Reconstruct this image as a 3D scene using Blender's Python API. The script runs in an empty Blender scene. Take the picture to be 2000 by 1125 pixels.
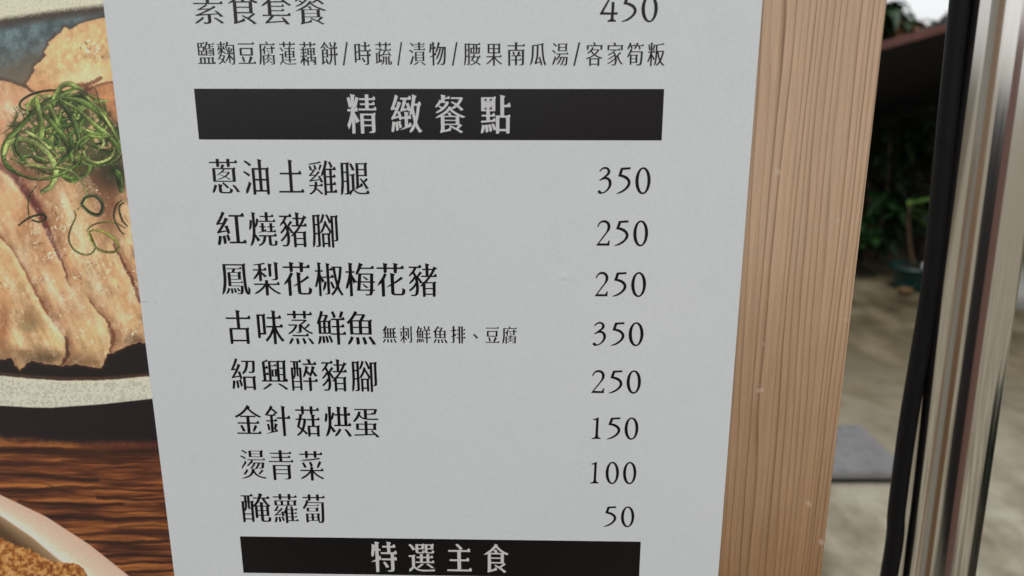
import bpy, bmesh, math, random
import numpy as np
from mathutils import Vector, Matrix

random.seed(11)
RNG = np.random.default_rng(11)
scn = bpy.context.scene
COL = scn.collection

# ------------------------------------------------------------------ camera, sky, sun, exposure
F = 1500.0                                   # focal length in photo pixels (photo is 2000 wide)
CX, CY = 1000.0, 562.5
down = Vector((996 - CX, 6395 - CY, F)).normalized()          # camera space: right, down, forward
xw = Vector((72220, 705, -1500)).normalized()
zw = -down
xw = (xw - zw * xw.dot(zw)).normalized()
yw = zw.cross(xw)
def c2w(v): return Vector((v.dot(xw), v.dot(yw), v.dot(zw)))
CAM = Vector((0.0, 0.0, 1.35))
FWD = c2w(Vector((0, 0, 1)))
DIST = 0.40                                  # lens to board along the view axis
CAM.y = -FWD.y * DIST
def ray(px, py): return c2w(Vector((px - CX, py - CY, F)))
def at_y(px, py, Y):                         # point seen at a photo pixel, on the upright plane y = Y
    r = ray(px, py); return CAM + r * ((Y - CAM.y) / r.y)
def on_ground(px, py, z=0.0):
    r = ray(px, py); return CAM + r * ((z - CAM.z) / r.z)

cam_d = bpy.data.cameras.new('camera')
cam = bpy.data.objects.new('camera', cam_d); COL.objects.link(cam)
R = Matrix((c2w(Vector((1, 0, 0))), c2w(Vector((0, -1, 0))), c2w(Vector((0, 0, -1))))).transposed()
cam.matrix_world = Matrix.Translation(CAM) @ R.to_4x4()
cam_d.sensor_width = 36.0; cam_d.lens = 36.0 * F / 2000.0
cam_d.clip_start = 0.01; cam_d.clip_end = 500.0
cam_d.dof.use_dof = True; cam_d.dof.focus_distance = 0.415; cam_d.dof.aperture_fstop = 7.6
scn.camera = cam

world = bpy.data.worlds.new('World'); scn.world = world; world.use_nodes = True
wn = world.node_tree.nodes; wl = world.node_tree.links
SUN_EL, SUN_AZ = math.radians(66), math.radians(205)          # azimuth measured from +Y, clockwise
sky = wn.new('ShaderNodeTexSky'); sky.sky_type = 'NISHITA'; sky.sun_disc = False
sky.sun_elevation = SUN_EL; sky.sun_rotation = SUN_AZ
sky.air_density = 1.0; sky.dust_density = 1.0; sky.ozone_density = 1.0
hsv = wn.new('ShaderNodeHueSaturation'); hsv.inputs['Saturation'].default_value = 0.10
wl.new(sky.outputs[0], hsv.inputs['Color']); wl.new(hsv.outputs[0], wn['Background'].inputs['Color'])
wn['Background'].inputs['Strength'].default_value = 0.14

sd = bpy.data.lights.new('sun', 'SUN'); sd.energy = 1.05; sd.angle = math.radians(25); sd.color = (1.0, 0.985, 0.96)
sun = bpy.data.objects.new('sun', sd); COL.objects.link(sun)
sdir = Vector((math.sin(SUN_AZ) * math.cos(SUN_EL), math.cos(SUN_AZ) * math.cos(SUN_EL), math.sin(SUN_EL)))
sun.rotation_euler = sdir.to_track_quat('Z', 'Y').to_euler(); sun.location = sdir * 20

vs = scn.view_settings
vs.view_transform = 'Standard'; vs.look = 'None'; vs.gamma = 1.0; vs.use_curve_mapping = False
vs.exposure = 0.2

# ------------------------------------------------------------------ helpers
def s2l(c):
    c = np.asarray(c, dtype=np.float64) / 255.0
    return np.where(c <= 0.04045, c / 12.92, ((c + 0.055) / 1.055) ** 2.4)

def obj(name, me, mat=None, parent=None, smooth=False):
    if isinstance(me, bmesh.types.BMesh):
        bm = me; me = bpy.data.meshes.new(name); bm.to_mesh(me); bm.free()
    me.name = name
    if mat: me.materials.clear(); me.materials.append(mat)
    if smooth: me.polygons.foreach_set('use_smooth', [True] * len(me.polygons))
    o = bpy.data.objects.new(name, me); COL.objects.link(o)
    if parent: o.parent = parent; o.matrix_parent_inverse = parent.matrix_basis.inverted()
    return o
def tag(o, label=None, cat=None, group=None, kind=None):
    if label: o['label'] = label
    if cat: o['category'] = cat
    if group: o['group'] = group
    if kind: o['kind'] = kind
    return o
def thing(name, label, cat, loc=(0, 0, 0), group=None):
    o = bpy.data.objects.new(name, None); COL.objects.link(o); o.location = loc
    o.empty_display_size = 0.05
    return tag(o, label, cat, group)
def add_box(bm, lo, hi, bevel=0.0, seg=2, mtx=None):
    t = bmesh.new()
    bmesh.ops.create_cube(t, size=1.0)
    for v in t.verts:
        v.co = Vector([lo[i] + (v.co[i] + 0.5) * (hi[i] - lo[i]) for i in range(3)])
    if bevel: bmesh.ops.bevel(t, geom=t.edges[:], offset=bevel, segments=seg, affect='EDGES', profile=0.6)
    if mtx: t.transform(mtx)
    m = bpy.data.meshes.new('tmp'); t.to_mesh(m); t.free(); bm.from_mesh(m); bpy.data.meshes.remove(m)
    return bm
def box(lo, hi, bevel=0.0, seg=2, mtx=None): return add_box(bmesh.new(), lo, hi, bevel, seg, mtx)
def add_tube(bm, pts, radii, n=12, cap=True):
    pts = [Vector(p) for p in pts]; rings = []
    if not hasattr(radii, '__len__'): radii = [radii] * len(pts)
    ref = None
    for i, p in enumerate(pts):
        d = (pts[min(i + 1, len(pts) - 1)] - pts[max(i - 1, 0)]).normalized()
        if ref is None: ref = d.orthogonal().normalized()
        ref = (ref - d * ref.dot(d)).normalized(); b = d.cross(ref)
        rings.append([bm.verts.new(p + (ref * math.cos(a) + b * math.sin(a)) * radii[i])
                      for a in [2 * math.pi * k / n for k in range(n)]])
    for i in range(len(pts) - 1):
        for k in range(n):
            bm.faces.new((rings[i][k], rings[i][(k + 1) % n], rings[i + 1][(k + 1) % n], rings[i + 1][k]))
    if cap:
        bm.faces.new(rings[0][::-1]); bm.faces.new(rings[-1])
    return bm
def add_lathe(bm, prof, n=40, c=(0, 0, 0)):
    rings = []
    for r, z in prof:
        rings.append([bm.verts.new((c[0] + r * math.cos(2 * math.pi * k / n), c[1] + r * math.sin(2 * math.pi * k / n), c[2] + z)) for k in range(n)])
    for i in range(len(prof) - 1):
        for k in range(n):
            bm.faces.new((rings[i][k], rings[i][(k + 1) % n], rings[i + 1][(k + 1) % n], rings[i + 1][k]))
    bm.faces.new(rings[0][::-1]); bm.faces.new(rings[-1])
    return bm
def interp_curve(pts, n):                    # Catmull-Rom through 3-D points
    pts = [Vector(p) for p in pts]; out = []
    P = [pts[0] * 2 - pts[1]] + pts + [pts[-1] * 2 - pts[-2]]
    for i in range(1, len(P) - 2):
        for k in range(n):
            t = k / n
            out.append(0.5 * ((2 * P[i]) + (P[i + 1] - P[i - 1]) * t + (2 * P[i - 1] - 5 * P[i] + 4 * P[i + 1] - P[i + 2]) * t * t
                              + (-P[i - 1] + 3 * P[i] - 3 * P[i + 1] + P[i + 2]) * t ** 3))
    out.append(pts[-1]); return out

# ------------------------------------------------------------------ materials
class NT:
    def __init__(s, name):
        s.m = bpy.data.materials.new(name); s.m.use_nodes = True
        s.t = s.m.node_tree; s.b = s.t.nodes['Principled BSDF']
    def n(s, t, **kw):
        x = s.t.nodes.new(t)
        for k, v in kw.items():
            if k in x.inputs: x.inputs[k].default_value = v
            else: setattr(x, k, v)
        return x
    def l(s, a, b): s.t.links.new(a, b)
    def coord(s, scale=(1, 1, 1), out='Object'):
        c = s.n('ShaderNodeTexCoord'); mp = s.n('ShaderNodeMapping'); mp.inputs['Scale'].default_value = scale
        s.l(c.outputs[out], mp.inputs['Vector']); return mp.outputs[0]
    def noise(s, vec, scale, detail=4.0, rough=0.55, dist=0.0):
        x = s.n('ShaderNodeTexNoise'); x.inputs['Scale'].default_value = scale; x.inputs['Detail'].default_value = detail
        x.inputs['Roughness'].default_value = rough; x.inputs['Distortion'].default_value = dist
        s.l(vec, x.inputs['Vector']); return x.outputs['Fac']
    def ramp(s, fac, stops, interp='LINEAR'):
        r = s.n('ShaderNodeValToRGB'); r.color_ramp.interpolation = interp
        e = r.color_ramp.elements
        while len(e) < len(stops): e.new(0.5)
        for k, (p, c) in enumerate(stops):
            e[k].position = p; e[k].color = (*c, 1) if hasattr(c, '__len__') else (c, c, c, 1)
        s.l(fac, r.inputs[0]); return r.outputs[0]
    def mix(s, fac, a, b, mode='MIX'):
        x = s.n('ShaderNodeMix'); x.data_type = 'RGBA'; x.blend_type = mode
        for sock, v in ((x.inputs[0], fac), (x.inputs[6], a), (x.inputs[7], b)):
            if isinstance(v, bpy.types.NodeSocket): s.l(v, sock)
            else: sock.default_value = v if not hasattr(v, '__len__') else (*v, 1)
        return x.outputs[2]
    def bump(s, h, strength, dist=0.001):
        x = s.n('ShaderNodeBump'); x.inputs['Strength'].default_value = strength; x.inputs['Distance'].default_value = dist
        s.l(h, x.inputs['Height']); s.l(x.outputs[0], s.b.inputs['Normal'])
    def set(s, color=None, rough=0.5, metal=0.0, spec=None):
        if color is not None:
            if isinstance(color, bpy.types.NodeSocket): s.l(color, s.b.inputs['Base Color'])
            else: s.b.inputs['Base Color'].default_value = (*color, 1)
        if isinstance(rough, bpy.types.NodeSocket): s.l(rough, s.b.inputs['Roughness'])
        else: s.b.inputs['Roughness'].default_value = rough
        s.b.inputs['Metallic'].default_value = metal
        if spec is not None: s.b.inputs['Specular IOR Level'].default_value = spec
        return s.m
    def math(s, op, a, b=None):
        x = s.n('ShaderNodeMath'); x.operation = op
        for k, v in enumerate((a, b)):
            if v is None: continue
            if isinstance(v, bpy.types.NodeSocket): s.l(v, x.inputs[k])
            else: x.inputs[k].default_value = v
        return x.outputs[0]

def mat_simple(name, c, rough=0.6, var=0.25, scale=30, metal=0.0, spec=None, bump=0.0):
    t = NT(name); v = t.coord()
    f = t.noise(v, scale, 5)
    col = t.ramp(f, [(0.3, [x * (1 - var) for x in c]), (0.7, [min(1, x * (1 + var)) for x in c])])
    if bump: t.bump(t.noise(v, scale * 3, 4), bump, 0.002)
    return t.set(col, rough, metal, spec)

PAPER = 0.76
def mat_paper():
    t = NT('matte_print_film'); v = t.coord()
    f = t.noise(v, 900, 3, 0.7); g = t.noise(v, 7, 3)
    c1 = t.ramp(f, [(0.25, (PAPER * .905, PAPER * .935, PAPER * .955)), (0.75, (PAPER * 1.015, PAPER * 1.045, PAPER * 1.065))])
    c2 = t.ramp(g, [(0.3, (0.965, 0.975, 0.985)), (0.7, (1, 1, 1))])
    col = t.mix(1.0, c1, c2, 'MULTIPLY')
    sm = t.ramp(t.noise(t.coord((1, 1, 0.6)), 26, 5, 0.7), [(0.60, 1.0), (0.78, 0.955)]); col = t.mix(1.0, col, sm, 'MULTIPLY')
    t.bump(t.math('ADD', t.math('MULTIPLY', t.noise(v, 1400, 2, 0.6), 0.05), t.math('MULTIPLY', t.noise(v, 11, 2, 0.5), 2.2)), 0.5, 0.0009)
    return t.set(col, 0.42, 0, 0.5)
def mat_ink(name, c, dots=0.5):
    t = NT(name); v = t.coord()
    f = t.noise(v, 2600, 3, 0.8)
    col = t.ramp(f, [(0.3, [x * (1 - dots) for x in c]), (0.72, [x * (1 + dots) for x in c])])
    t.bump(t.noise(v, 1400, 2, 0.6), 0.12, 0.0004)
    return t.set(col, 0.32, 0, 0.5)
def mat_photo():
    t = NT('printed_food_picture_ink'); v = t.coord()
    a = t.n('ShaderNodeVertexColor'); a.layer_name = 'ink'
    f = t.noise(v, 2200, 2, 0.7)
    g = t.ramp(f, [(0.3, 0.92), (0.7, 1.07)])
    t.bump(t.noise(v, 1400, 2, 0.6), 0.12, 0.0004)
    return t.set(t.mix(1.0, a.outputs['Color'], g, 'MULTIPLY'), 0.42, 0, 0.45)
def mat_pine(axis='Z'):
    t = NT('planed_pine_' + ('upright' if axis == 'Z' else 'rail'))
    c = t.n('ShaderNodeTexCoord')
    sep = t.n('ShaderNodeSeparateXYZ'); t.l(c.outputs['Object'], sep.inputs[0])
    X, Y, Z = sep.outputs
    if axis == 'X': X, Z = Z, X
    along = t.n('ShaderNodeCombineXYZ'); t.l(X, along.inputs[0]); t.l(Y, along.inputs[1]); t.l(Z, along.inputs[2])
    sc = t.n('ShaderNodeMapping'); sc.inputs['Scale'].default_value = (1, 1, 0.055); t.l(along.outputs[0], sc.inputs[0])
    warp = t.noise(sc.outputs[0], 26, 3, 0.5)
    warp2 = t.noise(sc.outputs[0], 130, 2, 0.5)
    # growth rings: bands in X, warped slowly along the length, tighter to the right
    xx = t.math('MULTIPLY', X, 1.0)
    p = t.math('ADD', t.math('MULTIPLY', xx, 265.0), t.math('MULTIPLY', warp, 9.0))
    p = t.math('ADD', p, t.math('MULTIPLY', warp2, 0.9))
    p = t.math('ADD', p, t.math('MULTIPLY', t.math('MULTIPLY', xx, xx), 1900.0))
    fr = t.math('FRACT', p)
    ring = t.ramp(fr, [(0.0, 0.05), (0.45, 0.04), (0.70, 0.26), (0.86, 0.62), (0.93, 0.85), (1.0, 0.05)])
    # each ring with a strength of its own
    fl = t.math('FLOOR', p); wnz = t.n('ShaderNodeTexWhiteNoise'); wnz.noise_dimensions = '1D'; t.l(fl, wnz.inputs['W'])
    stren = t.math('ADD', t.math('MULTIPLY', wnz.outputs['Value'], 0.8), 0.2)
    ring = t.math('MULTIPLY', ring, stren)
    big = t.noise(along.outputs[0], 9, 3)
    base = t.ramp(big, [(0.3, (0.320, 0.172, 0.078)), (0.7, (0.400, 0.228, 0.112))])
    # base colour grows paler towards the top of the frame
    wz = t.ramp(t.math('ADD', t.math('MULTIPLY', Z, 1.9), t.math('MULTIPLY', big, 0.35)), [(0.50, 0.0), (1.02, 1.0)]) if axis == 'Z' else big
    base = t.mix(t.math('MULTIPLY', wz, 0.68), base, (0.74, 0.53, 0.365))
    col = t.mix(ring, base, (0.165, 0.070, 0.027))
    fs = t.n('ShaderNodeMapping'); fs.inputs['Scale'].default_value = (1, 1, 0.02); t.l(along.outputs[0], fs.inputs[0])
    fib = t.noise(fs.outputs[0], 1500, 3, 0.6)
    col = t.mix(1.0, col, t.ramp(fib, [(0.3, 0.86), (0.7, 1.10)]), 'MULTIPLY')
    sm = t.n('ShaderNodeMapping'); sm.inputs['Scale'].default_value = (0.25, 1, 1); sm.inputs['Rotation'].default_value = (0, 0.5, 0)
    t.l(along.outputs[0], sm.inputs[0])
    scr = t.noise(sm.outputs[0], 700, 4, 0.75)                    # pale cross scratches
    scr2 = t.noise(along.outputs[0], 22, 3)
    tone = t.ramp(t.noise(fs.outputs[0], 120, 3, 0.6), [(0.3, 0.90), (0.7, 1.08)])
    col = t.mix(1.0, col, tone, 'MULTIPLY')
    dot = t.ramp(t.noise(along.outputs[0], 120, 0), [(0.80, 0.0), (0.84, 0.45)])
    col = t.mix(dot, col, (0.62, 0.50, 0.40))
    k = t.math('MULTIPLY', t.ramp(scr, [(0.56, 0.0), (0.72, 1.0)]), t.ramp(scr2, [(0.45, 0.0), (0.65, 0.55)]))
    col = t.mix(k, col, (0.56, 0.42, 0.30))
    t.bump(t.math('ADD', fib, t.math('MULTIPLY', scr, 0.6)), 0.22, 0.0004)
    return t.set(col, 0.45, 0, 0.45)
def mat_steel():
    t = NT('polished_stainless_steel')
    v = t.coord((1, 1, 0.012)); w = t.coord()
    streak = t.noise(v, 420, 4, 0.65); fine = t.noise(t.coord((0.35, 0.35, 9)), 190, 3, 0.7)
    rough = t.ramp(streak, [(0.3, 0.10), (0.75, 0.17)])
    sp = t.ramp(t.noise(w, 320, 4, 0.7), [(0.66, 0.0), (0.74, 1.0)])
    col = t.mix(sp, (0.70, 0.675, 0.645), (0.34, 0.31, 0.28))
    h = t.math('ADD', t.math('MULTIPLY', t.noise(v, 75, 3, 0.5), 0.12), t.math('MULTIPLY', fine, 0.018))
    t.bump(h, 0.05, 0.0006)
    m = t.set(col, rough, 1.0)
    return m
def mat_concrete():
    t = NT('stained_and_shaded_concrete'); v = t.coord((1, 1, 1))
    a = t.noise(t.coord((1.25, 0.8, 1)), 2.4, 5, 0.58); b = t.noise(v, 8, 4, 0.55); c = t.noise(v, 60, 3, 0.6)
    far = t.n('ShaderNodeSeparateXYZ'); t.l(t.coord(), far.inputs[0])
    col = t.ramp(a, [(0.34, (0.140, 0.116, 0.070)), (0.50, (0.33, 0.295, 0.214)), (0.66, (0.58, 0.545, 0.435))])
    col2 = t.ramp(b, [(0.30, 0.78), (0.55, 1.0), (0.75, 1.10)])
    col = t.mix(1.0, col, col2, 'MULTIPLY')
    col = t.mix(1.0, col, t.ramp(c, [(0.3, 0.93), (0.7, 1.05)]), 'MULTIPLY')
    # shade painted into the concrete colour over the back half of the yard
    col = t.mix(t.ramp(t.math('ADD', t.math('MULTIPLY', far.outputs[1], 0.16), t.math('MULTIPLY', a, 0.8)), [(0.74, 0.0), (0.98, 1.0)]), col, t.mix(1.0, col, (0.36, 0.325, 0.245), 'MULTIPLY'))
    t.bump(t.math('ADD', b, t.math('MULTIPLY', c, 0.4)), 0.35, 0.01)
    return t.set(col, 0.85, 0, 0.3)
def mat_leaf(name, a, b, rough=0.45):
    t = NT(name); v = t.coord()
    f = t.noise(v, 14, 4)
    info = t.n('ShaderNodeNewGeometry')
    col = t.ramp(t.math('ADD', t.math('MULTIPLY', f, 0.5), t.math('MULTIPLY', info.outputs['Random Per Island'], 0.5)), [(0.25, a), (0.75, b)])
    return t.set(col, rough, 0, 0.4)
def mat_boards():
    t = NT('dark_shed_boards'); v = t.coord()
    sep = t.n('ShaderNodeSeparateXYZ'); t.l(v, sep.inputs[0])
    fr = t.math('FRACT', t.math('MULTIPLY', sep.outputs[2], 9.0))
    gap = t.ramp(fr, [(0.0, 0.25), (0.08, 1.0), (0.9, 1.0), (1.0, 0.25)])
    g = t.noise(t.coord((0.1, 1, 1)), 30, 4)
    col = t.ramp(g, [(0.3, (0.018, 0.013, 0.011)), (0.7, (0.034, 0.026, 0.022))])
    return t.set(t.mix(1.0, col, gap, 'MULTIPLY'), 0.8, 0, 0.2)

def mat_slab():
    t = NT('grey_dimpled_slab'); v = t.coord((1, 1, 1))
    vo = t.n('ShaderNodeTexVoronoi'); vo.inputs['Scale'].default_value = 17.0; vo.inputs['Randomness'].default_value = 0.25; t.l(v, vo.inputs['Vector'])
    col = t.ramp(t.noise(v, 12, 4), [(0.3, (0.180, 0.177, 0.176)), (0.7, (0.225, 0.222, 0.220))])
    d = t.ramp(vo.outputs['Distance'], [(0.22, 0.0), (0.42, 1.0)])
    t.bump(d, 0.8, 0.010)
    return t.set(t.mix(1.0, col, t.ramp(d, [(0.0, 0.82), (1.0, 1.0)]), 'MULTIPLY'), 0.75, 0, 0.3)
M = dict(
    paper=mat_paper(), ink=mat_ink('black_print_ink', (0.0042, 0.0044, 0.0050)), bar=mat_ink('black_bar_ink', (0.0060, 0.0044, 0.0054)),
    reverse=mat_ink('unprinted_lettering', (0.66, 0.655, 0.66), 0.06), photo=mat_photo(),
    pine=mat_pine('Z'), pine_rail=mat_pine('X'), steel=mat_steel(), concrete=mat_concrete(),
    rubber=mat_simple('black_rubber', (0.0050, 0.0048, 0.0058), 0.55, 0.3, 60, spec=0.22),
    mat=mat_slab(),
    boards=mat_boards(), fascia=mat_simple('red_brown_paint', (0.105, 0.032, 0.024), 0.55, 0.3, 14),
    roof=mat_simple('dark_roofing', (0.014, 0.012, 0.011), 0.8, 0.3, 10),
    teal=mat_simple('teal_glaze', (0.005, 0.034, 0.031), 0.3, 0.25, 20), white=mat_simple('white_plastic', (0.62, 0.63, 0.60), 0.45, 0.06, 10),
    ochre=mat_simple('ochre_clay', (0.10, 0.055, 0.015), 0.7, 0.25, 20), soil=mat_simple('potting_soil', (0.02, 0.014, 0.01), 0.95, 0.4, 60),
    bark=mat_simple('bark', (0.085, 0.055, 0.034), 0.9, 0.35, 40), stem=mat_simple('tan_stem', (0.06, 0.033, 0.014), 0.7, 0.25, 40),
    leaf_dark=mat_leaf('dark_leaves', (0.006, 0.013, 0.005), (0.017, 0.032, 0.011)),
    leaf_mid=mat_leaf('mid_green_leaves', (0.007, 0.026, 0.006), (0.015, 0.050, 0.011)),
    leaf_lime=mat_leaf('light_green_leaves', (0.055, 0.125, 0.020), (0.105, 0.200, 0.050)),
    leaf_dry=mat_leaf('dry_brown_leaves', (0.075, 0.032, 0.012), (0.19, 0.095, 0.04)),
    leaf_red=mat_leaf('dark_red_leaves', (0.03, 0.006, 0.006), (0.07, 0.012, 0.012)),
)

# ------------------------------------------------------------------ the ground
bm = bmesh.new()
bmesh.ops.create_grid(bm, x_segments=4, y_segments=4, size=150)
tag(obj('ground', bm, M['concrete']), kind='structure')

# ------------------------------------------------------------------ the menu board
Rinv = R.transposed()
def board_px(X, Z, Y=0.0):                   # artwork coordinates of a point on the board (arrays allowed)
    dx, dy, dz = X - CAM.x, Y - CAM.y, Z - CAM.z
    r = [R[0][k] * dx + R[1][k] * dy + R[2][k] * dz for k in range(3)]
    return CX + F * r[0] / -r[2], CY - F * r[1] / -r[2]
def bd(px, py):
    p = at_y(px, py, 0.0); return p.x, p.z
def xline(p0, p1): return 0.5 * (bd(*p0)[0] + bd(*p1)[0])
XS = xline((200, 0), (340, 1125))            # left edge of the white column
XE = xline((1490, 0), (1403, 1125))          # right edge of the printed sheet
XW = xline((1737, 0), (1608, 1125))          # outer edge of the pine upright
XL = XS - 0.36                               # left edge of the printed sheet
SW = XW - XE
ZB, ZT = 0.62, 1.72

board = thing('menu_board', 'pine framed restaurant menu board with white price list beside a large food photo', 'menu board', ((XL + XE) / 2, 0.0, 0.0))
# printed sheet (2 mm film board standing proud of the pine), dished a little by one knock
bm = box((XL, 0.0004, ZB), (XE, 0.0024, ZT))
tag(obj('sheet', bm, M['paper'], board))
YF = 0.0024
for nm, lo, hi, mt in (('stile', (XE - 0.02, YF, 0.0), (XW, YF + 0.021, ZT + SW), M['pine']),
                       ('stile', (XL - SW, YF, 0.0), (XL + 0.02, YF + 0.021, ZT + SW), M['pine']),
                       ('rail', (XL + 0.0203, YF, ZT - 0.02), (XE - 0.0203, YF + 0.020, ZT + SW), M['pine_rail']),
                       ('rail', (XL + 0.0203, YF, ZB - SW), (XE - 0.0203, YF + 0.020, ZB + 0.02), M['pine_rail'])):
    ox = Vector(((lo[0] + hi[0]) / 2, lo[1], (lo[2] + hi[2]) / 2))
    b = box(Vector(lo) - ox, Vector(hi) - ox, 0.0009, 2)
    o = obj(nm, b, mt); o.location = ox; o.parent = board; o.matrix_parent_inverse = board.matrix_basis.inverted()
bm = box((XL + 0.0206, YF + 0.0004, ZB + 0.0203), (XE - 0.0206, YF + 0.005, ZT - 0.0203))
obj('backing_panel', bm, mat_simple('pale_foam_board', (0.60, 0.58, 0.52), 0.6, 0.05, 12), board)
for xx in (XE - 0.19, XL + 0.14):
    b = bmesh.new(); add_box(b, (xx, 0, 0), (xx + SW - 0.03, 0.024, 1.30), 0.001, 2,
        Matrix.Translation((0, YF + 0.295, 0.004)) @ Matrix.Rotation(math.radians(12.2), 4, 'X'))
    obj('rear_leg', b, M['pine'], board)

# --- lettering: Blender's own font outlines, re-cut with thin level strokes, heavy uprights and brush-like ends
_fc = bpy.data.curves.new('glyph_source', 'FONT'); _fo = bpy.data.objects.new('glyph_source', _fc); COL.objects.link(_fo)
_cache = {}
def raw_outlines(ch):
    _fc.body = ch
    dg = bpy.context.evaluated_depsgraph_get(); dg.update()
    ev = _fo.evaluated_get(dg); cu = ev.to_curve(dg); out = []
    for s in cu.splines:
        bp = s.bezier_points; n = len(bp); poly = []
        for i in range(n):
            a, b = bp[i], bp[(i + 1) % n]
            p0, p1, p2, p3 = [np.array(q[:2]) for q in (a.co, a.handle_right, b.co, b.handle_left)]
            p1, p2, p3 = np.array(a.handle_right[:2]), np.array(b.handle_left[:2]), np.array(b.co[:2])
            d = p3 - p0; L = np.hypot(*d)
            if L < 1e-6: continue
            dev = max(abs(d[0] * (q[1] - p0[1]) - d[1] * (q[0] - p0[0])) / L for q in (p1, p2))
            st = 1 if dev < 0.004 else 5
            for k in range(st):
                t = k / st
                poly.append((1 - t) ** 3 * p0 + 3 * (1 - t) ** 2 * t * p1 + 3 * (1 - t) * t * t * p2 + t ** 3 * p3)
        if len(poly) > 2: out.append(np.array(poly))
    ev.to_curve_clear(); return out
def recut(poly, a, b, deco):
    keep = [i for i in range(len(poly)) if np.hypot(*(poly[i] - poly[i - 1])) > 1e-4]
    P = poly[keep]; n = len(P)
    E = np.roll(P, -1, 0) - P; L = np.hypot(E[:, 0], E[:, 1]); T = E / L[:, None]
    N = np.stack([T[:, 1], -T[:, 0]], 1)                         # outward (ink is on the left)
    caps = {}
    for i in range(n):
        tp, tn = T[i - 1], T[(i + 1) % n]
        cr1 = tp[0] * T[i][1] - tp[1] * T[i][0]; cr2 = T[i][0] * tn[1] - T[i][1] * tn[0]
        if 0.035 < L[i] < 0.115 and cr1 > 0.72 and cr2 > 0.72 and tp @ tn < -0.75:
            caps[i] = 1
    off = a * N[:, 0] ** 2 - b * N[:, 1] ** 2
    for i in caps: off[i] = 0.0
    Q = np.empty_like(P)
    for i in range(n):
        n0, n1, d0, d1 = N[i - 1], N[i], off[i - 1], off[i]
        det = n0[0] * n1[1] - n0[1] * n1[0]
        if abs(det) < 0.25: Q[i] = P[i] + 0.5 * (n0 * d0 + n1 * d1)
        else:
            v = np.array([(d0 * n1[1] - d1 * n0[1]), (n0[0] * d1 - n1[0] * d0)]) / det
            m = np.hypot(*v)
            Q[i] = P[i] + (v if m < 0.05 else v * 0.05 / m)
    out = []; skip = set()
    for i in range(n):
        if i in skip: continue
        j = (i + 1) % n
        if i in caps:
            nn, t = N[i], T[i]; q, r = Q[i], Q[j]; w = np.hypot(*(r - q)); s = deco * min(1.0, L[i] / 0.078)
            lp = L[i - 1]; A = np.array
            if nn[0] > 0.93:                                      # right end of a level stroke: the triangular stop
                if lp > 0.10 or L[j] > 0.10:
                    y = r[1]; x = r[0]
                    seq = [q + A([.004, 0]), A([x + .006 * s, y + .004]), A([x - .012 * s, y + .040 * s]), A([x - .040 * s, y + .062 * s]), A([x - .070 * s, y + .046 * s]), A([x - .118 * s, y])]
                else: seq = [q, r]
            elif nn[1] > 0.90:                                    # head of an upright
                if lp > 0.09 or L[j] > 0.09:
                    seq = [q + A([0, -.062 * s]), q + A([.034 * s, -.026 * s]), q + A([.026 * s, -.012 * s]), r + A([-.020 * s, .016 * s]), r + A([-.006 * s, -.018 * s])]
                else: seq = [q, r]
            elif nn[1] < -0.93: seq = [q + A([.004, -.004]), (q + r) / 2 + A([0, -.012]), r + A([-.004, .006])]
            elif nn[0] < -0.25 and nn[1] < -0.10:                 # sweeping stroke thins to a tip
                c = (q + r) / 2 + nn * .018; seq = [c - t * w * .10, c + t * w * .10]
            elif nn[0] > 0.25 and nn[1] < -0.15:                  # pressed stroke ends in a foot
                seq = [q - t * .016 * s - nn * .022, r + t * .004 + nn * .034 * s]
            elif nn[0] > 0.2 and nn[1] > 0.2: seq = [q - t * .006, q - t * .012 * s + nn * .004, r + t * .012 * s - nn * .012]
            elif nn[0] < -0.2 and nn[1] > 0.2:
                c = (q + r) / 2; seq = [c - t * w * .22, c + t * w * .22]
            else: seq = [q, r]
            out += seq; skip.add(j)
            continue
        if T[i - 1][1] > 0.97 and T[i][0] < -0.97 and L[i - 1] > 0.13 and L[i] > 0.10 and (i - 1) % n not in caps and i not in caps:
            x, y = Q[i]; s = deco * 0.8                           # shoulder of a box
            out += [np.array([x, y - .055 * s]), np.array([x + .030 * s, y - .008 * s]), np.array([x - .002, y + .022 * s]), np.array([x - .022 * s, y + .032 * s]), np.array([x - .072 * s, y])]
            continue
        out.append(Q[i])
    return np.array([p for k, p in enumerate(out)])
def glyph(ch, heavy=0.0, deco=1.0):
    key = (ch, heavy, deco)
    if key not in _cache:
        o = raw_outlines(ch)
        dens = sum(len(p) for p in o)
        a = 0.017 if dens < 110 else 0.014 if dens < 170 else 0.010
        if ch == '/': _cache[key] = o
        else: _cache[key] = [recut(p, a + heavy, 0.0135 - heavy * 0.8, deco) for p in o]
    return _cache[key]
def ell(cx, cy, rx, ry, rot=0, n=48, rev=False):
    a = np.linspace(0, 2 * np.pi, n, endpoint=False); a = a[::-1] if rev else a
    x, y = rx * np.cos(a), ry * np.sin(a)
    return np.stack([cx + x * math.cos(rot) - y * math.sin(rot), cy + x * math.sin(rot) + y * math.cos(rot)], 1)
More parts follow.
